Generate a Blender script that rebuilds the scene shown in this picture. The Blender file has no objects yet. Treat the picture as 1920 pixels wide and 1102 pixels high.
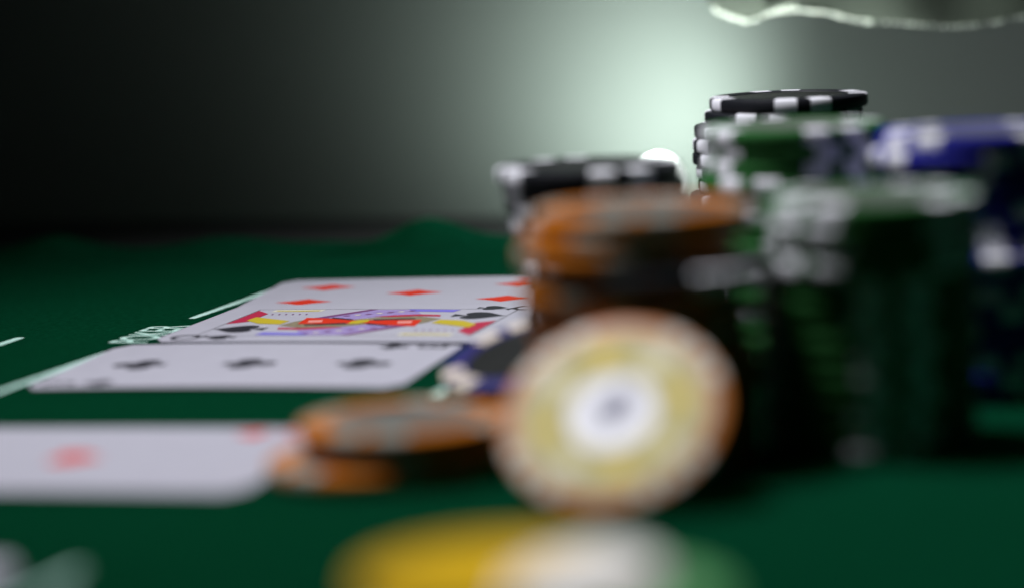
import bpy, bmesh, math, random
from mathutils import Vector, Matrix
random.seed(7)
R = math.radians
MM = 0.001
scene = bpy.context.scene
COL = scene.collection

# ---------------------------------------------------------------- camera
cam_data = bpy.data.cameras.new("camera")
cam = bpy.data.objects.new("camera", cam_data)
COL.objects.link(cam)
pitch, roll = R(7.609), R(2.3835)
cam_data.sensor_width = 36.0
cam_data.lens = 5107.0 / 1920.0 * 36.0
cam_data.clip_start = 0.01
cam_data.clip_end = 20.0
cam.matrix_world = (Matrix.Translation((0, 0, 98.7 * MM)) @ Matrix.Rotation(R(90) - pitch, 4, 'X')
                    @ Matrix.Rotation(-roll, 4, 'Z'))
cam_data.dof.use_dof = True
cam_data.dof.focus_distance = 0.716
cam_data.dof.aperture_fstop = 4.9
scene.camera = cam

# ---------------------------------------------------------------- world (a dark room)
world = bpy.data.worlds.new("World")
scene.world = world
world.use_nodes = True
bg = world.node_tree.nodes["Background"]
bg.inputs[0].default_value = (0.75, 0.85, 1.0, 1)
bg.inputs[1].default_value = 0.0015

# ---------------------------------------------------------------- key lamp: shaded lamp high on the left
def add_light(name, kind, loc, target, energy, color, **kw):
    l = bpy.data.lights.new(name, kind)
    l.energy = energy
    l.color = color
    for k, v in kw.items():
        setattr(l, k, v)
    o = bpy.data.objects.new(name, l)
    COL.objects.link(o)
    o.location = [c * MM for c in loc]
    d = (Vector(target) - Vector(loc))
    o.rotation_euler = d.to_track_quat('-Z', 'Y').to_euler()
    return o
add_light("key_lamp", 'SPOT', (-300, 610, 900), (85, 575, 0), 66.0, (0.94, 0.94, 1.0),
          spot_size=R(49), spot_blend=1.0, shadow_soft_size=0.08)

scene.view_settings.view_transform = 'Standard'
scene.view_settings.look = 'None'
scene.view_settings.exposure = 0.0
scene.view_settings.gamma = 1.0
scene.render.engine = 'CYCLES'
scene.cycles.use_denoising = True

# ---------------------------------------------------------------- helpers
def tag(o, label=None, cat=None, group=None, kind=None):
    if label: o["label"] = label
    if cat: o["category"] = cat
    if group: o["group"] = group
    if kind: o["kind"] = kind
    return o

def link(name, mesh, parent=None, mat=None):
    if mat and not mesh.materials:
        mesh.materials.append(mat)
    o = bpy.data.objects.new(name, mesh)
    COL.objects.link(o)
    if parent: o.parent = parent
    return o

def empty(name, loc=(0, 0, 0)):
    o = bpy.data.objects.new(name, None)
    o.empty_display_size = 0.01
    COL.objects.link(o)
    o.location = [c * MM for c in loc]
    return o

def mesh_from(name, verts, faces, smooth=True, sharp=38):
    m = bpy.data.meshes.new(name)
    m.from_pydata([tuple(c * MM for c in v) for v in verts], [], faces)
    bm = bmesh.new(); bm.from_mesh(m)
    bmesh.ops.recalc_face_normals(bm, faces=bm.faces)
    bm.to_mesh(m); bm.free()
    if smooth:
        m.polygons.foreach_set("use_smooth", [True] * len(m.polygons))
        m.set_sharp_from_angle(angle=R(sharp))
    m.update()
    return m

def mat(name, color, rough=0.5, spec=0.5, noise=0.0, nscale=300.0, bump=0.0, bscale=900.0, sheen=0.0,
        coat=0.0, trans=0.0, emit=None, emit_s=0.0, dist=0.0002):
    m = bpy.data.materials.new(name)
    m.use_nodes = True
    nt = m.node_tree
    b = nt.nodes["Principled BSDF"]
    b.inputs["Base Color"].default_value = (*color, 1)
    b.inputs["Roughness"].default_value = rough
    b.inputs["Specular IOR Level"].default_value = spec
    b.inputs["Sheen Weight"].default_value = sheen
    b.inputs["Coat Weight"].default_value = coat
    b.inputs["Transmission Weight"].default_value = trans
    if emit:
        b.inputs["Emission Color"].default_value = (*emit, 1)
        b.inputs["Emission Strength"].default_value = emit_s
    tc = nt.nodes.new("ShaderNodeTexCoord")
    if noise > 0:
        n = nt.nodes.new("ShaderNodeTexNoise")
        n.inputs["Scale"].default_value = nscale
        n.inputs["Detail"].default_value = 6
        n.inputs["Roughness"].default_value = 0.65
        nt.links.new(tc.outputs["Object"], n.inputs["Vector"])
        mx = nt.nodes.new("ShaderNodeMixRGB")
        mx.inputs[1].default_value = (*[c * (1 - noise) for c in color], 1)
        mx.inputs[2].default_value = (*[min(1, c * (1 + noise)) for c in color], 1)
        nt.links.new(n.outputs["Fac"], mx.inputs[0])
        nt.links.new(mx.outputs[0], b.inputs["Base Color"])
        mr = nt.nodes.new("ShaderNodeMapRange")
        mr.inputs[3].default_value = max(0.02, rough - 0.12)
        mr.inputs[4].default_value = min(1.0, rough + 0.12)
        nt.links.new(n.outputs["Fac"], mr.inputs[0])
        nt.links.new(mr.outputs[0], b.inputs["Roughness"])
    if bump > 0:
        n2 = nt.nodes.new("ShaderNodeTexNoise")
        n2.inputs["Scale"].default_value = bscale
        n2.inputs["Detail"].default_value = 4
        nt.links.new(tc.outputs["Object"], n2.inputs["Vector"])
        bp = nt.nodes.new("ShaderNodeBump")
        bp.inputs["Strength"].default_value = bump
        bp.inputs["Distance"].default_value = dist
        nt.links.new(n2.outputs["Fac"], bp.inputs["Height"])
        nt.links.new(bp.outputs["Normal"], b.inputs["Normal"])
    return m

M = {}
M['felt'] = mat("green_felt", (0.0004, 0.022, 0.0110), 0.95, 0.0, 0.6, 900, 1.0, 1300, sheen=0.50, dist=0.0008)
fb = M['felt'].node_tree.nodes["Principled BSDF"]
fb.inputs["Sheen Tint"].default_value = (0.06, 1.0, 0.52, 1); fb.inputs["Sheen Roughness"].default_value = 0.38
nt_ = M['felt'].node_tree                                     # pale lint flecks in the nap
fl_n = nt_.nodes.new("ShaderNodeTexNoise"); fl_n.inputs["Scale"].default_value = 1900; fl_n.inputs["Detail"].default_value = 2
fl_r = nt_.nodes.new("ShaderNodeMapRange"); fl_r.inputs[1].default_value = 0.60; fl_r.inputs[2].default_value = 0.72
fl_m = nt_.nodes.new("ShaderNodeMixRGB"); fl_m.inputs[2].default_value = (0.02, 0.11, 0.06, 1)
fl_s = fb.inputs["Base Color"].links[0].from_socket
fl_c = [n for n in nt_.nodes if n.type == 'TEX_COORD'][0]
nt_.links.new(fl_c.outputs["Object"], fl_n.inputs["Vector"]); nt_.links.new(fl_n.outputs["Fac"], fl_r.inputs[0])
nt_.links.new(fl_r.outputs[0], fl_m.inputs[0]); nt_.links.new(fl_s, fl_m.inputs[1]); nt_.links.new(fl_m.outputs[0], fb.inputs["Base Color"])
nap = nt_.nodes.new("ShaderNodeTexNoise"); nap.inputs["Scale"].default_value = 11; nap.inputs["Detail"].default_value = 5
fib = nt_.nodes.new("ShaderNodeTexNoise"); fib.inputs["Scale"].default_value = 520; fib.inputs["Detail"].default_value = 5; fib.inputs["Roughness"].default_value = 0.75
for q in (nap, fib): nt_.links.new(fl_c.outputs["Object"], q.inputs["Vector"])
na = nt_.nodes.new("ShaderNodeMapRange"); na.inputs[1].default_value = 0.30; na.inputs[2].default_value = 0.70; na.inputs[3].default_value = 0.75; na.inputs[4].default_value = 1.25
fi = nt_.nodes.new("ShaderNodeMapRange"); fi.inputs[1].default_value = 0.36; fi.inputs[2].default_value = 0.68; fi.inputs[3].default_value = 0.02; fi.inputs[4].default_value = 1.0
mu = nt_.nodes.new("ShaderNodeMath"); mu.operation = 'MULTIPLY'
nt_.links.new(nap.outputs["Fac"], na.inputs[0]); nt_.links.new(fib.outputs["Fac"], fi.inputs[0])
nt_.links.new(na.outputs[0], mu.inputs[0]); nt_.links.new(fi.outputs[0], mu.inputs[1]); nt_.links.new(mu.outputs[0], fb.inputs["Sheen Weight"])
M['print'] = mat("felt_print_ink", (0.36, 0.56, 0.48), 0.85, 0.2, 0.75, 1800, 0.6, 1500)
M['table'] = mat("dark_table", (0.035, 0.036, 0.036), 0.6, 0.3, 0.3, 60, 0.2, 400)
M['wall'] = mat("grey_wall", (0.22, 0.25, 0.23), 0.9, 0.2, 0.06, 14, 0.25, 260)
M['card'] = mat("card_stock", (0.36, 0.355, 0.40), 0.42, 0.4, 0.03, 200, 0.15, 2500, dist=0.00003)
M['ink_black'] = mat("ink_black", (0.012, 0.012, 0.018), 0.45)
M['ink_red'] = mat("ink_red", (0.46, 0.022, 0.006), 0.6, 0.15)
M['ink_crimson'] = mat("ink_crimson", (0.36, 0.012, 0.045), 0.45)
M['ink_yellow'] = mat("ink_yellow", (0.42, 0.33, 0.015), 0.45)
M['ink_blue'] = mat("ink_blue", (0.15, 0.13, 0.50), 0.45)
M['ink_lav'] = mat("ink_lavender", (0.26, 0.20, 0.40), 0.45, noise=0.5, nscale=900)
M['ink_plum'] = mat("ink_plum", (0.14, 0.04, 0.13), 0.45)
M['ink_olive'] = mat("ink_olive", (0.19, 0.16, 0.10), 0.45, noise=0.5, nscale=800)
M['ink_pink'] = mat("ink_pink", (0.62, 0.24, 0.20), 0.45)
M['ink_cream'] = mat("ink_cream", (0.52, 0.50, 0.40), 0.45)
M['white_plastic'] = mat("white_plastic", (0.80, 0.80, 0.84), 0.38, 0.45, 0.06, 500, 0.15, 1800, dist=0.00005)
for nm, c in dict(black=(0.010, 0.011, 0.014), orange=(0.40, 0.115, 0.002), green=(0.022, 0.12, 0.026),
                  blue=(0.016, 0.018, 0.26), yellow=(0.60, 0.37, 0.002), lime=(0.10, 0.34, 0.12),
                  purple=(0.02, 0.018, 0.10)).items():
    M[nm] = mat(nm + "_plastic", c, 0.45, 0.25, 0.15, 450, 0.15, 1800, dist=0.00005)
M['shaded_white_plastic'] = mat('shaded_white_plastic', (0.28, 0.25, 0.20), 0.5, 0.2, 0.1, 450)  # white edge spots of the stacked orange chips, shade put into the colour
M['beige_plastic'] = mat('beige_plastic', (0.50, 0.44, 0.36), 0.45, 0.25, 0.1, 450)
M['warm_plastic'] = mat('warm_plastic', (0.88, 0.85, 0.78), 0.45, 0.25, 0.05, 450)
M['inlay_black'] = mat("inlay_black", (0.012, 0.013, 0.012), 0.35, 0.4, 0.2, 300)
M['inlay_grey'] = mat("inlay_grey", (0.09, 0.095, 0.085), 0.4, 0.4, 0.35, 350)
M['inlay_gold'] = mat("inlay_gold", (0.44, 0.39, 0.17), 0.7, 0.12, 0.45, 260)
M['inlay_cream'] = mat("inlay_cream", (0.66, 0.64, 0.50), 0.7, 0.12, 0.2, 260)
M['inlay_white'] = mat("inlay_white", (0.84, 0.84, 0.86), 0.7, 0.12)
M['inlay_ink'] = mat("inlay_ink", (0.26, 0.26, 0.32), 0.7, 0.12)
M['inlay_leaf'] = mat("inlay_leaf", (0.62, 0.46, 0.07), 0.7, 0.12)
M['inlay_tan'] = mat('inlay_tan', (0.40, 0.34, 0.25), 0.7, 0.12, 0.3, 250)
M['inlay_yellow'] = mat("inlay_yellow", (0.58, 0.36, 0.003), 0.7, 0.12, 0.1, 300)
M['cloth'] = mat("grey_cloth", (0.13, 0.13, 0.125), 0.85, 0.2, 0.25, 500, 0.6, 2200, sheen=0.2)
M['hem'] = mat("hem_bead", (0.85, 0.86, 0.82), 0.18, 0.8, 0.1, 400)
def add_translucency(m, col, fac):
    nt = m.node_tree
    b = nt.nodes["Principled BSDF"]; out = [n for n in nt.nodes if n.type == 'OUTPUT_MATERIAL'][0]
    t = nt.nodes.new("ShaderNodeBsdfTranslucent"); t.inputs[0].default_value = (*col, 1)
    mx = nt.nodes.new("ShaderNodeMixShader"); mx.inputs[0].default_value = fac
    nt.links.new(b.outputs[0], mx.inputs[1]); nt.links.new(t.outputs[0], mx.inputs[2]); nt.links.new(mx.outputs[0], out.inputs[0])
add_translucency(M['cloth'], (0.34, 0.36, 0.33), 0.5)
add_translucency(M['felt'], (0.05, 0.75, 0.33), 0.5)
add_translucency(M['hem'], (0.95, 0.97, 0.92), 0.65)
M['lamp_glow'] = mat("lamp_glow", (0.9, 0.9, 0.9), 0.4, emit=(0.90, 1.0, 0.95), emit_s=1.2)
M['lamp_base'] = mat("lamp_base", (0.3, 0.3, 0.3), 0.4)

# ---------------------------------------------------------------- setting: wall, table, felt
YAW = R(-13.0)
e1 = Vector((math.cos(YAW), math.sin(YAW), 0)); e2 = Vector((-math.sin(YAW), math.cos(YAW), 0))

def oriented_box(name, c, sx, sy, sz, yaw, material, bev=0.0):
    bm = bmesh.new()
    bmesh.ops.create_cube(bm, size=1)
    bmesh.ops.scale(bm, vec=(sx * MM, sy * MM, sz * MM), verts=bm.verts)
    if bev:
        bmesh.ops.bevel(bm, geom=bm.edges[:], offset=bev * MM, segments=3, affect='EDGES')
    m = bpy.data.meshes.new(name); bm.to_mesh(m); bm.free()
    o = link(name, m, None, material)
    o.location = [v * MM for v in c]
    o.rotation_euler = (0, 0, yaw)
    return o

WYAW = R(-16)
wn = Vector((-math.sin(WYAW), math.cos(WYAW), 0))
wc = Vector((-70, 990, 0)) + wn * 12
w = oriented_box("wall", (wc.x, wc.y, 700), 4200, 24, 1560, WYAW, M['wall'])
tag(w, kind="structure")
tc_ = Vector((-70, 990, 0)) - wn * 640
tb = oriented_box("table_top", (tc_.x, tc_.y, -22.5), 2400, 1276, 40, WYAW, M['table'], 3)
tag(tb, kind="structure")

# felt mat: local frame s (along e1), d (along e2); far border ruffled
MAT_O = Vector((-79, 880, 0))
BUMPS = [(-71, 14, 5.0), (-125, 24, 1.6), (-13, 18, 3.4), (20, 10, 0.8), (54, 13, 6.8), (68, 24, 2.4), (100, 20, 1.5), (140, 30, 3.0), (-230, 40, 3.5), (240, 40, 2.0)]
def felt_z(s, d):
    t = max(0.0, min(1.0, (d + 46) / 46.0)); t = t * t * (3 - 2 * t)
    z = 0.0
    for c, w_, a in BUMPS:
        z += a * math.exp(-((s - c) / w_) ** 2)
    z *= t
    return z + 0.0
def felt_wave(s):
    return 2.5 * math.sin(s * 0.045 + 0.6) + 1.5 * math.sin(s * 0.11)
xs = [-330 + i * 4.0 for i in range(176)]
ds = [-820 + i * 10 for i in range(72)] + [-100 + i * 2.5 for i in range(41)]
vv, ff = [], []
for d in ds:
    for s in xs:
        wv = felt_wave(s) * max(0, (d + 100) / 100)
        q = MAT_O + e1 * s + e2 * (d + wv)
        vv.append((q.x, q.y, felt_z(s, d)))
n = len(xs)
for j in range(len(ds) - 1):
    for i in range(n - 1):
        a = j * n + i
        ff.append((a, a + 1, a + n + 1, a + n))
fm = mesh_from("felt_mat", vv, ff, True, 80)
felt = link("felt_mat", fm, None, M['felt'])
if fm.polygons[0].normal.z < 0: fm.flip_normals()
tag(felt, "green felt poker mat with white printed lines and a ruffled far edge", "mat")

def strip(name, pts, width, z0=0.12, jitter=0.15):
    """printed line on the felt: a thin ribbon with slightly uneven sides"""
    vs, fs = [], []
    N = 40
    a, b = Vector((*pts[0], 0)), Vector((*pts[1], 0))
    dr = (b - a).normalized(); nr = Vector((-dr.y, dr.x, 0))
    for i in range(N + 1):
        p = a.lerp(b, i / N)
        h0 = width / 2 + random.uniform(-jitter, jitter); h1 = width / 2 + random.uniform(-jitter, jitter)
        if i in (0, N): h0 *= 0.8; h1 *= 0.8
        vs += [tuple(p - nr * h0 + Vector((0, 0, z0))), tuple(p + nr * h1 + Vector((0, 0, z0)))]
    for i in range(N):
        fs.append((2 * i, 2 * i + 1, 2 * i + 3, 2 * i + 2))
    return link("printed_line", mesh_from(name, vs, fs, False), felt, M['print'])
strip("line_a", [(-117.5, 606), (-99.4, 663)], 2.4)
strip("line_b", [(-85.2, 716), (-65.0, 777)], 2.2)
strip("line_c", [(-147, 634), (-126.6, 694)], 2.6)
strip("line_d", [(-17.5, 579), (-8.0, 612)], 2.6)
strip("line_e", [(-79, 404), (-71, 428)], 2.0)
strip("line_f", [(-88.5, 660), (-85.4, 671)], 2.6)
strip("line_g", [(-160, 595), (-117.5, 606)], 2.2)

def text_mesh(name, body, size):
    cu = bpy.data.curves.new(name, 'FONT')
    cu.body = body; cu.size = size * MM; cu.align_x = 'CENTER'; cu.align_y = 'CENTER'
    cu.offset = 0.00012 * (size / 10)
    o = bpy.data.objects.new(name, cu); COL.objects.link(o)
    dg = bpy.context.evaluated_depsgraph_get()
    m = bpy.data.meshes.new_from_object(o.evaluated_get(dg))
    bpy.data.objects.remove(o); bpy.data.curves.remove(cu)
    return m
tl = math.atan2(713 - 668, -85 + 98)          # the lettering runs along the printed line
t = link("printed_lettering", text_mesh("printed_lettering", "POKER", 11.5), felt, M['print'])
t.location = (-92.6 * MM, 690 * MM, 0.13 * MM); t.rotation_euler = (0, 0, tl); t.scale = (0.82, 1.3, 1)

# ---------------------------------------------------------------- playing cards
L, W_ = 44.45, 31.75
def rrect(hx, hy, r, seg=6):
    pts = []
    for cx, cy, a0 in ((hx - r, hy - r, 0), (-hx + r, hy - r, 90), (-hx + r, -hy + r, 180), (hx - r, -hy + r, 270)):
        for i in range(seg + 1):
            a = R(a0 + 90 * i / seg)
            pts.append((cx + r * math.cos(a), cy + r * math.sin(a)))
    return pts

def grid_card(bow, lift, twist=0.0):
    """card sheet with rounded corners, bowed along its length; returns mesh and height function"""
    zf = lambda u, v: bow * (1 - (u / L) ** 2) + lift * (v + W_) / (2 * W_) + twist * (u + L) / (2 * L) * (W_ - v) / (2 * W_)
    NU, NV = 24, 10
    top, faces = [], []
    r = 3.2
    for j in range(NV + 1):
        v = -W_ + 2 * W_ * j / NV
        # finer rows near the corners
        v = W_ * math.copysign(abs(v / W_) ** 0.8, v)
        e = max(0, abs(v) - (W_ - r))
        hw = L - r + math.sqrt(max(0, r * r - e * e))
        for i in range(NU + 1):
            u = -hw + 2 * hw * i / NU
            top.append((u, v, zf(u, v) + 0.30))
    n_ = NU + 1
    for j in range(NV):
        for i in range(NU):
            a = j * n_ + i
            faces.append((a, a + 1, a + n_ + 1, a + n_))
    k = len(top)
    bot = [(x, y, z - 0.28) for x, y, z in top]
    faces += [tuple(i + k for i in reversed(f)) for f in faces]
    ring = [i for i in range(n_)] + [j * n_ + NU for j in range(1, NV + 1)] + [NV * n_ + i for i in range(NU - 1, -1, -1)] + [j * n_ for j in range(NV - 1, 0, -1)]
    for a, b in zip(ring, ring[1:] + ring[:1]):
        faces.append((a, b, b + k, a + k))
    return mesh_from("card_sheet", top + bot, faces, True, 50), zf

def decal(name, pts, zf, parent, material, lvl=0, cut=True):
    """flat ink shape lying on a card, subdivided so that it follows the card's bow"""
    bm = bmesh.new()
    vs = [bm.verts.new((x, y, 0)) for x, y in pts]
    f = bm.faces.new(vs)
    bmesh.ops.triangulate(bm, faces=[f])
    umin = min(p[0] for p in pts); umax = max(p[0] for p in pts)
    k = math.ceil(umin / 4) * 4
    while k < umax:
        bmesh.ops.bisect_plane(bm, geom=bm.verts[:] + bm.edges[:] + bm.faces[:], plane_co=(k, 0, 0), plane_no=(1, 0, 0))
        k += 4
    for v in bm.verts:
        v.co.z = zf(v.co.x, v.co.y) + 0.33 + lvl * 0.025
        v.co *= MM
    bmesh.ops.recalc_face_normals(bm, faces=bm.faces)
    for fc in bm.faces:
        if fc.normal.z < 0: fc.normal_flip()
    m = bpy.data.meshes.new(name); bm.to_mesh(m); bm.free()
    return link(name, m, parent, material)

def shape(kind, size):
    """suit outlines, tip towards +u"""
    pts = []
    if kind == 'diamond':
        base = []
        for a, b in (((.62, 0), (0, .46)), ((0, .46), (-.62, 0)), ((-.62, 0), (0, -.46)), ((0, -.46), (.62, 0))):
            for i in range(5):
                q = i / 5
                x = a[0] + (b[0] - a[0]) * q; y = a[1] + (b[1] - a[1]) * q
                k = 1 - 0.10 * math.sin(math.pi * q)
                base.append((x * k, y * k))
        pts = base
    elif kind == 'heart':
        for i in range(40):
            a = 2 * math.pi * i / 40
            x = 16 * math.sin(a) ** 3
            y = 13 * math.cos(a) - 5 * math.cos(2 * a) - 2 * math.cos(3 * a) - math.cos(4 * a)
            pts.append((y / 30, x / 32))
    elif kind == 'spade':
        for i in range(36):
            a = math.pi * 0.06 + (2 * math.pi - 0.12 * math.pi) * i / 35
            x = 16 * math.sin(a) ** 3
            y = 13 * math.cos(a) - 5 * math.cos(2 * a) - 2 * math.cos(3 * a) - math.cos(4 * a)
            pts.append((-y / 30 + 0.08, x / 32))
        pts += [(-.30, -.05), (-.55, -.20), (-.55, .20), (-.30, .05)]
    elif kind == 'club':
        for i in range(72):
            a = 2 * math.pi * i / 72
            dx, dy = math.cos(a), math.sin(a)
            r = 0.13
            for cx, cy, cr in ((.27, 0, .225), (-.10, .28, .225), (-.10, -.28, .225)):
                b = dx * cx + dy * cy
                disc_ = b * b - (cx * cx + cy * cy - cr * cr)
                if disc_ >= 0 and b > 0: r = max(r, b + math.sqrt(disc_))
            if abs(abs(a - math.pi)) < 0.30: r = max(r, 0.52 / abs(dx))
            pts.append((dx * r, dy * r))
    return [(x * size, y * size) for x, y in pts]

def place(pts, u, v, flip=False):
    s = -1 if flip else 1
    return [(u + x * s, v + y * s) for x, y in pts]

def glyph(ch, u, v, size, zf, parent, material, flip=False):
    m = text_mesh("index_letter", ch, size)
    o = link("index_letter", m, parent, material)
    o.location = (u * MM, v * MM, (zf(u, v) + 0.36) * MM)
    o.rotation_euler = (0, 0, R(90 if flip else -90))
    return o

def make_card(label, loc, yaw, rank, suit, pips, bow=0.25, lift=0.0, z=0.05, tilt=0.0, twist=0.0):
    root = empty("playing_card", (*loc, z))
    root.rotation_euler = (tilt, 0, yaw)
    tag(root, label, "playing card", "playing cards lying on the felt")
    m, zf = grid_card(bow, lift, twist)
    link("card_face", m, root, M['card'])
    ink = M['ink_red'] if suit in ('diamond', 'heart') else M['ink_black']
    if rank:
        for fl in (False, True):
            s = -1 if fl else 1
            glyph(rank, s * 37.0, s * 25.3, 10.5, zf, root, ink, fl)
            decal("index_pip", place(shape(suit, 7.2), s * 28.0, s * 25.3, fl), zf, root, ink)
    for u, v, sz, fl in pips:
        decal("pip", place(shape(suit, sz), u, v, fl), zf, root, ink)
    return root, zf

# back: five of diamonds; middle: court card; front: three of spades; near left: ace of hearts
PU, PV = 27.8, 14.5
make_card("white five of diamonds card, farthest of the three cards in a row", (-27.0, 746.3), R(-10.0), "5", 'diamond',
          [(PU, PV, 13, False), (PU, -PV, 13, False), (0, 0, 13, False), (-PU, PV, 13, True), (-PU, -PV, 13, True)], bow=0.12)
queen, qz = make_card("queen of spades with red, yellow and blue picture, middle card of the row", (-39.1, 688.0), R(-16.0),
                      "Q", 'spade', [(28.0, 11.5, 12.2, False), (-28.0, -11.5, 12.2, True)], bow=0.2, lift=-0.1, z=0.85)
make_card("three of clubs card with three black pips, front card of the row", (-61.8, 630.0), R(-13.2), "3", 'club',
          [(PU, 0, 13, False), (0, 0, 13, False), (-PU, 0, 13, True)], bow=0.45)
make_card("ace of hearts card with one red heart, under the flat orange chips", (-86.4, 521.9), R(-13.0), "A", 'heart',
          [(0, 0, 11.5, True)], bow=0.15)
make_card("very blurred white card corner at the bottom left of the photo", (-131, 414), R(-13.0), "", 'heart', [], bow=0.15)

# court picture: one half drawn, the other half turned by 180 degrees
FRU, FRV = 35.8, 23.0
for (a, b, c, d) in ((-FRU, FRV, FRU, FRV), (-FRU, -FRV, FRU, -FRV)):
    decal("court_frame", [(a, b - .12), (c, b - .12), (c, b + .12), (a, b + .12)], qz, queen, M['ink_black'])
for u in (-FRU, FRU):
    decal("court_frame", [(u - .14, -FRV), (u + .14, -FRV), (u + .14, FRV), (u - .14, FRV)], qz, queen, M['ink_black'])
ART = [
    ("court_robe", 'ink_lav', 0, [(-14, 6.5), (-3.5, 21.5), (8, 22.2), (12, 14), (2, 9), (-5, 3)]),
    ("court_robe", 'ink_plum', 1, [(-15.2, 6.5), (-4.6, 22), (-2.2, 22), (-11.6, 6.5)]),
    ("court_ribbon", 'ink_blue', 1, [(6.2, 22.3), (20.5, 21.6), (19.6, 17.4), (8, 18.6)]),
    ("court_ribbon", 'ink_crimson', 1, [(0.6, 8.8), (6, 11.8), (12.1, 13.2), (17.8, 12.4), (18.6, 9.4), (12, 10.2), (6.4, 8.6)]),
    ("court_sleeve", 'ink_olive', 0, [(-4.4, 3), (3.2, 8.6), (13, 9.8), (19.8, 6), (18, -1), (14.5, -8), (8, -6.5), (2, -3)]),
    ("court_sleeve", 'ink_red', 2, [(0, 2), (4, 2.8), (15.6, 3.6), (17, -7.4), (11, -6), (2.5, -2.6), (0, -2)]),
    ("court_sleeve", 'ink_pink', 3, [(10, 0.8), (13.6, 1.6), (14.6, -2.4), (11, -3)]),
    ("court_sleeve", 'ink_black', 3, [(2.2, 3.8), (12.8, 6.2), (13.4, 5), (3.4, 1.8)]),
    ("court_sleeve", 'ink_black', 3, [(3, -2.4), (9.5, -5.6), (10, -7.6), (3.2, -4.4)]),
    ("court_collar", 'ink_crimson', 1, [(30.6, -15), (30.8, -1), (35.4, 3), (35.4, -21)]),
    ("court_flower", 'ink_yellow', 2, [(19.8, -2), (20.2, 4), (26.7, 2.6), (32, -3), (31.6, -9), (24.5, -4.6)]),
    ("court_hair", 'ink_cream', 0, [(17, -18.5), (31, -18.5), (31, -22.4), (17, -22.4)]),
    ("court_hair", 'ink_yellow', 1, [(18, -19.4), (23, -18.9), (30, -19.6), (30, -20.6), (24, -20.2), (18, -20.9)]),
]
for nm, mk, lv, pts in ART:
    for s in (1, -1):
        decal(nm, [(s * x, s * y) for x, y in pts], qz, queen, M[mk], lv)
decal("court_buckle", [(-1.9, -4), (-2.4, 0.2), (-0.6, 3), (1.6, 3.4), (2.2, 0), (0.9, -3.4)], qz, queen, M['ink_yellow'], 4)
for s in (1, -1):
    for i in range(7):      # lattice on the robe
        u0 = -8 + i * 2.5; v0 = 9.5 + i * 1.5
        if v0 < 20:
            decal("court_lattice", [(s * u0, s * v0), (s * (u0 + 1.5), s * v0), (s * (u0 + 1.8), s * (v0 + 1.6)), (s * (u0 + .4), s * (v0 + 1.6))], qz, queen, M['ink_cream' if i % 2 else 'ink_plum'], 2)
    for i in range(6):      # small hatch marks beside the face
        u0 = 19 + i * 1.9
        decal("court_hatch", [(s * u0, s * -12.8), (s * (u0 + .45), s * -12.8), (s * (u0 + .8), s * -14.6), (s * (u0 + .35), s * -14.6)], qz, queen, M['ink_plum'], 1)

# ---------------------------------------------------------------- poker chips
CR, CT, PITCH = 20.0, 3.32, 3.40
PROFILE = [(0.001, CT - .28), (14.6, CT - .28), (14.95, CT), (19.15, CT), (19.75, CT - .22), (20.0, CT - .75),
           (20.0, .75), (19.75, .22), (19.15, 0), (14.95, 0), (14.6, .28), (0.001, .28)]
def lathe(name, prof, seg=72):
    vs, fs = [], []
    for i in range(seg):
        a = 2 * math.pi * i / seg
        for r, z in prof:
            vs.append((r * math.cos(a), r * math.sin(a), z))
    k = len(prof)
    for i in range(seg):
        j = (i + 1) % seg
        for q in range(k - 1):
            fs.append((i * k + q, j * k + q, j * k + q + 1, i * k + q + 1))
    return mesh_from(name, vs, fs, True, 32)
def wedge(name, a0, a1, inner=15.1, seg=6, d=0.035):
    prof = [(inner, CT + d), (19.15, CT + d), (19.78, CT - .2), (20.0 + d, CT - .74), (20.0 + d, .74), (19.78, .2), (19.15, -d), (inner, -d)]
    vs, fs = [], []
    k = len(prof)
    for i in range(seg + 1):
        a = a0 + (a1 - a0) * i / seg
        for r, z in prof:
            vs.append((r * math.cos(a), r * math.sin(a), z))
    for i in range(seg):
        for q in range(k):
            q2 = (q + 1) % k
            fs.append((i * k + q, (i + 1) * k + q, (i + 1) * k + q2, i * k + q2))
    fs.append(tuple(range(k))); fs.append(tuple(seg * k + q for q in reversed(range(k))))
    return mesh_from(name, vs, fs, True, 32)
def disc(name, r, z, seg=48, r0=0.0):
    vs, fs = [], []
    for i in range(seg):
        a = 2 * math.pi * i / seg
        vs += [(r * math.cos(a), r * math.sin(a), z), (max(r0, .01) * math.cos(a), max(r0, .01) * math.sin(a), z)]
    for i in range(seg):
        j = (i + 1) % seg
        fs.append((2 * i, 2 * j, 2 * j + 1, 2 * i + 1))
    m = mesh_from(name, vs, fs, False)
    return m

BODY = {}; SPOT = {}; INLAY = {}
def chip_meshes(colour, spots, inlay):
    kb = colour
    if kb not in BODY:
        BODY[kb] = lathe("chip_body_" + colour, PROFILE); BODY[kb].materials.append(M[colour])
    ks = tuple(spots)
    if ks not in SPOT:
        ms = []
        for (a, w) in spots:
            m = wedge("edge_spot", R(a - w / 2), R(a + w / 2)); m.materials.append(M['white_plastic']); ms.append(m)
        SPOT[ks] = ms
    if inlay not in INLAY:
        m = disc("chip_inlay", 14.4, CT - .24); m.materials.append(M[inlay]); INLAY[inlay] = m
    return BODY[kb], SPOT[ks], INLAY[inlay]

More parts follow.
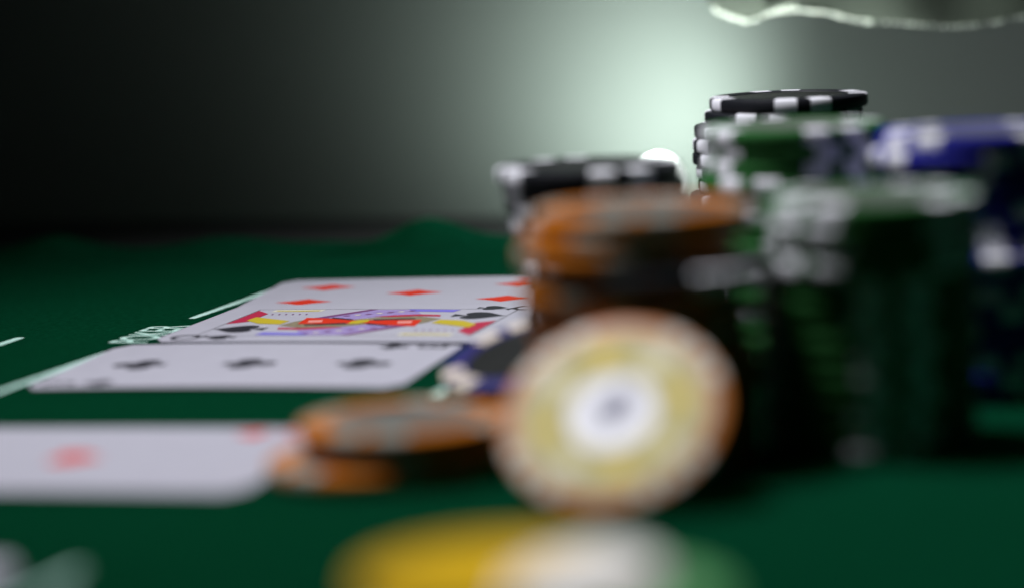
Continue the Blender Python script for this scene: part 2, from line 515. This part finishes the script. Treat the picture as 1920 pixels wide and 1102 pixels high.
PAIRS = [(90 * k + o, 16.0) for k in range(4) for o in (-13, 13)]
TRIO = [(90 * k + o, 10.5) for k in range(4) for o in (-17, 0, 17)]
WIDE = [(90 * k + o, 18.0) for k in range(4) for o in (-13.5, 13.5)]
def make_chip(colour, loc, phi, label, group=None, spots=PAIRS, inlay='inlay_black', tilt=(0, 0), spot_mat=None):
    """phi turns the pattern: degrees from the camera side towards the right"""
    root = empty("poker_chip", loc)
    root.rotation_euler = (R(tilt[0]), R(tilt[1]), R(phi % 360))
    tag(root, label, "poker chip", group)
    b, ss, il = chip_meshes(colour, spots, inlay)
    link("chip_body", b, root)
    for m in ss:
        if spot_mat:
            m = m.copy(); m.materials.clear(); m.materials.append(M[spot_mat])
        link("edge_spot", m, root)
    link("chip_inlay", il, root)
    return root

ORD = ["topmost", "second", "third", "fourth", "fifth", "sixth", "seventh", "eighth", "ninth", "tenth", "eleventh", "twelfth",
       "thirteenth", "fourteenth", "fifteenth", "sixteenth", "seventeenth"]
def stack(base, count, colour, desc, group, top, spots=PAIRS, inlay='inlay_black', jit=0.7, spread=25, seed=1, colours=None, rest=(0, 0), spot_mat=None, rest_phi=(0, 90)):
    """top: list of (dx, dy, phi, extra) for the chips from the top down; the rest are scattered"""
    rnd = random.Random(seed)
    for i in range(count):
        if i < len(top):
            dx, dy, phi = top[i]
        else:
            dx, dy, phi = rest[0] + rnd.uniform(-jit, jit), rest[1] + rnd.uniform(-jit, jit), rnd.uniform(*rest_phi)
        z = 0.1 + (count - 1 - i) * PITCH
        c = colours.get(i, colour) if colours else colour
        which = ("topmost " + c + " chip of " + desc) if i == 0 else (ORD[i] + " chip from the top of " + desc)
        sp = spots
        if c != colour:
            which = c + " chip with one white block, jutting out of " + desc
            sp = [(0, 52.0), (180, 52.0)]
        make_chip(c, (base[0] + dx, base[1] + dy, z), phi, which, group, sp, inlay, spot_mat=None if c != colour else spot_mat)

# far black stack, sharply in focus
stack((72.0, 690.0), 16, 'black', "the sharp tall black and white stack", "chips of the sharp black stack",
      [(0, 0, 5), (-1.3, .4, -21), (-4.1, .2, 45), (-4.6, -.3, 10), (-4.7, .3, 43), (-3.9, 0, 22), (-3.5, .5, 29), (-5.6, -.2, 48),
       (-4.0, 0, 15), (-3.5, .4, 60)], seed=3)
# blurred black stack
stack((17.7, 590.0), 14, 'black', "the blurred black and white stack behind the orange stack", "chips of the blurred black stack",
      [(0, 0, 20), (1.2, 0, 14), (1.6, .4, 50), (2.4, 0, 33), (3.4, 0, 60)], seed=4, rest=(5.0, 0.5), jit=.5)
# green stacks
stack((62.6, 591.5), 16, 'green', "the farther green stack behind the other green one", "chips of the farther green stack",
      [(0, 0, 22), (.8, 0, 26), (.3, .3, 20), (-.5, 0, 55), (.4, 0, 70)], seed=5, inlay='inlay_grey')
stack((67.2, 501.7), 14, 'green', "the nearer green stack beside the orange stack", "chips of the nearer green stack",
      [(0, 0, 47), (-.5, 0, 43), (.3, .2, 50), (-.3, .4, 46)], seed=6, inlay='inlay_grey', rest=(-0.8, 2.2), jit=.2, rest_phi=(-4, 14))
# blue stack cut by the right edge of the picture
stack((96.5, 558.0), 16, 'blue', "the blue stack cut by the photo's right edge", "chips of the blue stack",
      [(0, 0, 38), (-1.6, 0, 20), (.6, 0, 66), (1.2, 0, 50), (1.0, 0, 30), (.8, .3, 70), (.6, 0, 10), (0.2, -3.5, 12), (1.0, 0, 40)],
      seed=8, inlay='inlay_grey')
# orange stack behind the leaning chip
stack((24.6, 497.4), 14, 'orange', "the orange stack behind the leaning chip", "chips of the orange stack",
      [(0, 0, -6), (-2.4, .3, -12), (-3.4, 0, 8), (2.9, -3.2, -50), (-3.0, .4, -20), (-2.2, 0.6, 2), (-1.6, .8, 60), (-1.0, 1.0, 10)], seed=9, inlay='inlay_grey', spots=WIDE, rest=(0.9, 1.4), jit=.2, rest_phi=(0, 20), spot_mat='shaded_white_plastic', colours={3: 'black'})
# small flat pile of orange chips lying partly on the ace
stack((-20.6, 497.2), 3, 'orange', "the low orange pile on the ace of hearts", "chips of the low orange pile",
      [(0, 0, -20), (0.9, -.3, -14), (-6.2, -1.0, 38)], seed=10, inlay='inlay_grey', spots=WIDE, spot_mat='shaded_white_plastic')

# nearest stack: yellow chip with a broad white block on a light green chip
base = (-1.8, 344.0)
for i, (c, dx, lab) in enumerate((
        ('yellow', 0.0, "very blurred yellow chip with a broad white block, at the bottom edge"),
        ('lime', 8.5, "light green chip under the blurred yellow chip at the bottom edge"),
        ('yellow', 1.0, "third chip from the top of the nearest yellow stack"),
        ('yellow', 0.5, "fourth chip from the top of the nearest yellow stack"),
        ('yellow', 0.3, "lowest chip of the nearest yellow stack"))):
    sp = [(90.0 - 90 + 0, 80.0)] if i == 0 else ([] if i == 1 else PAIRS)
    o = make_chip(c, (base[0] + dx, base[1], 0.1 + (4 - i) * PITCH), 0, lab, "chips of the nearest stack", [] if i < 2 else PAIRS,
                  'inlay_yellow' if i != 1 else 'inlay_grey')
    if i == 0:
        m = wedge("edge_block", R(-92), R(50), inner=3.0, seg=14, d=0.05); m.materials.append(M['warm_plastic'])
        link("edge_block", m, o)

# chip leaning upright against the orange stack, printed inlay towards the camera
lean = make_chip('orange', (16.3, 449.5, 0), 45, "upright orange chip with round yellow and white printed face, leaning on the orange stack",
                 None, TRIO, 'inlay_cream', spot_mat='beige_plastic')
def oriented(root, centre, normal, spin):
    nrm = Vector(normal).normalized()
    q = nrm.to_track_quat('Z', 'Y')
    root.rotation_mode = 'QUATERNION'
    root.rotation_quaternion = q @ Matrix.Rotation(R(spin), 4, 'Z').to_quaternion()
    root.location = (Vector(centre) - nrm * CT / 2) * MM
oriented(lean, (16.8, 463.0, 14.6), (-0.22, -0.67, 0.71), 45)
il = [c for c in lean.children if c.name.startswith("chip_inlay")][0]
zt = CT - .24
zt = CT + .07
m = disc("inlay_ring", 15.6, zt + .03, 48, 8.0); m.materials.append(M['inlay_gold']); link("inlay_ring", m, il)
m = disc("inlay_border", 17.6, zt + .03, 48, 15.7); m.materials.append(M["inlay_tan"]); link("inlay_border", m, il)
m = disc("inlay_centre", 7.9, zt + .03, 48, 0); m.materials.append(M['inlay_white']); link("inlay_centre", m, il)
for k in range(8):
    a = 2 * math.pi * k / 8 + 0.3
    c = Vector((12.6 * math.cos(a), 12.6 * math.sin(a), zt + .06)); tdir = Vector((-math.sin(a), math.cos(a), 0)); rd = Vector((math.cos(a), math.sin(a), 0))
    w1 = random.uniform(2.0, 3.8); w2 = random.uniform(1.2, 2.4)
    pts = [c + tdir * w1, c + rd * w2, c - tdir * w1, c - rd * w2]
    mm = mesh_from("inlay_leaf", [tuple(p) for p in pts], [(0, 1, 2, 3)], False); mm.materials.append(M['inlay_leaf' if k % 2 else 'inlay_cream'])
    link("inlay_leaf", mm, il)
mk = [(-2.6, -2.4), (2.6, -2.4), (3.2, 0), (2.4, 2.8), (.6, 1.8), (-1.2, 2.6), (-3.0, 1.0)]
mk = [(x * 1.35 + .8, y * 1.2 + .6) for x, y in mk]
mm = mesh_from("inlay_mark", [(x, y, zt + .07) for x, y in mk], [tuple(range(len(mk)))], False); mm.materials.append(M['inlay_ink'])
o = link("inlay_mark", mm, il); 

# blue and white chip tipped against the blurred black stack
tip = make_chip('purple', (0, 0, 0), 0, "tilted purple and white chip with black face beside the three of clubs", None, WIDE, 'inlay_black', spot_mat='beige_plastic')
oriented(tip, (4.0, 573.5, 8.6), (-0.22, -0.18, 0.96), -20)

# ---------------------------------------------------------------- glowing lamp behind the stacks
lamp = empty("table_lamp", (50, 894, 0))
tag(lamp, "small glowing round lamp on the table, half hidden behind the black stacks", "lamp")
bpr = [(0.01, -2.4), (11, -2.4), (11.6, -1.6), (11.6, 5), (9.0, 8), (6.4, 9.5), (0.01, 9.5)]
link("lamp_base", lathe("lamp_base", bpr, 48), lamp, M['lamp_base'])
dpr = [(8.0 * math.cos(R(a)), 15.0 + 8.0 * math.sin(R(a))) for a in range(-48, 90, 6)] + [(0.01, 23.0)]
link("lamp_dome", lathe("lamp_dome", dpr, 48), lamp, M['lamp_glow'])
add_light("lamp_cloth_beam", 'SPOT', (50, 894, 25), (92, 855, 67), 3.2, (0.90, 1.0, 0.94),
          spot_size=R(84), spot_blend=1.0, shadow_soft_size=0.004)
add_light("lamp_wall_beam", 'SPOT', (50, 894, 25), (45, 960, 42), 0.60, (0.90, 1.0, 0.945),
          spot_size=R(116), spot_blend=1.0, shadow_soft_size=0.006)
add_light("lamp_bulb", 'POINT', (50, 894, 26), (50, 894, 0), 0.08, (0.86, 1.0, 0.92), shadow_soft_size=0.004)

# ---------------------------------------------------------------- grey cloth hanging above the lamp
def cloth_panel(name, hem_pts, top_z, depth0, wob, seed):
    rnd = random.Random(seed)
    cols = []
    N = 64
    # interpolate hem
    def interp(t):
        x = t * (len(hem_pts) - 1); i = min(int(x), len(hem_pts) - 2); q = x - i
        q = q * q * (3 - 2 * q) * 0.5 + q * 0.5
        a, b = hem_pts[i], hem_pts[i + 1]
        return tuple(a[k] + (b[k] - a[k]) * q for k in range(3))
    vs, fs = [], []
    NV = 18
    hem = [interp(i / N) for i in range(N + 1)]
    for i, (x, y, z) in enumerate(hem):
        for j in range(NV + 1):
            q = j / NV
            fold = wob * math.sin(x * 0.16 + q * 1.2) * (1 - 0.3 * q)
            vs.append((x, y + fold - 18 * q * q, z + (top_z - z) * q))
    k = NV + 1
    for i in range(N):
        for j in range(NV):
            fs.append((i * k + j, (i + 1) * k + j, (i + 1) * k + j + 1, i * k + j + 1))
    hemw = [(vs[i * k]) for i in range(N + 1)]
    return mesh_from(name, vs, fs, True, 80), hemw
cl = empty("hanging_cloth", (0, 0, 0))
tag(cl, "dark grey cloth with bright beaded wavy hem hanging at the upper right", "cloth")
H1 = [(93.6, 850, 73.5), (90, 850.5, 72.0), (84, 851, 70.0), (80, 851, 68.2), (76.7, 851, 67.6), (72, 851, 69.2), (67.7, 851, 71.0), (64.5, 851, 73.5), (62.6, 850, 77), (62, 849, 84)]
H2 = [(80, 855, 69.0), (84, 855, 69.8), (91.9, 854, 70.6), (100.9, 853.6, 69.4), (110, 853.3, 66.8), (118, 853, 65.6), (126.6, 853, 64.7), (139.8, 852.8, 63.3),
      (151.5, 852.9, 63.8), (163.2, 853.1, 65.6), (176, 853, 69), (200, 853, 72)]
for nm, hp, top, sd in (("cloth_flap", H1, 104, 1), ("cloth_panel", H2, 106, 2)):
    m, hem = cloth_panel(nm, hp, top, 0, 1.2, sd)
    o = link(nm, m, cl, M['cloth'])
    sf = o.modifiers.new("thick", 'SOLIDIFY'); sf.thickness = 0.5 * MM
    # beads along the hem
    bm = bmesh.new(); bmesh.ops.create_icosphere(bm, subdivisions=2, radius=0.98 * MM)
    bead = bpy.data.meshes.new("hem_bead"); bm.to_mesh(bead); bm.free()
    bead.polygons.foreach_set("use_smooth", [True] * len(bead.polygons)); bead.materials.append(M['hem'])
    rnd = random.Random(sd)
    acc = 0; last = Vector(hem[0]); nxt = 0.0
    for a, b in zip(hem, hem[1:]):
        a, b = Vector(a), Vector(b); dl = (b - a).length; pos = 0
        while nxt <= acc + dl:
            q = a.lerp(b, (nxt - acc) / dl)
            x = q.x
            if x < 180 and not (nm == "cloth_flap" and (x > 92 or x < 66)):
                bo = link("hem_bead", bead, cl)
                s = rnd.uniform(0.55, 0.95) * (0.9 if x < 115 else 0.7)
                bo.scale = (s, s, s)
                bo.location = (q + Vector((0, rnd.uniform(-.3, .3), -0.2 + rnd.uniform(-.25, .25)))) * MM
            nxt += rnd.uniform(0.9, 1.5) if x < 115 else rnd.uniform(1.4, 3.4)
        acc += dl
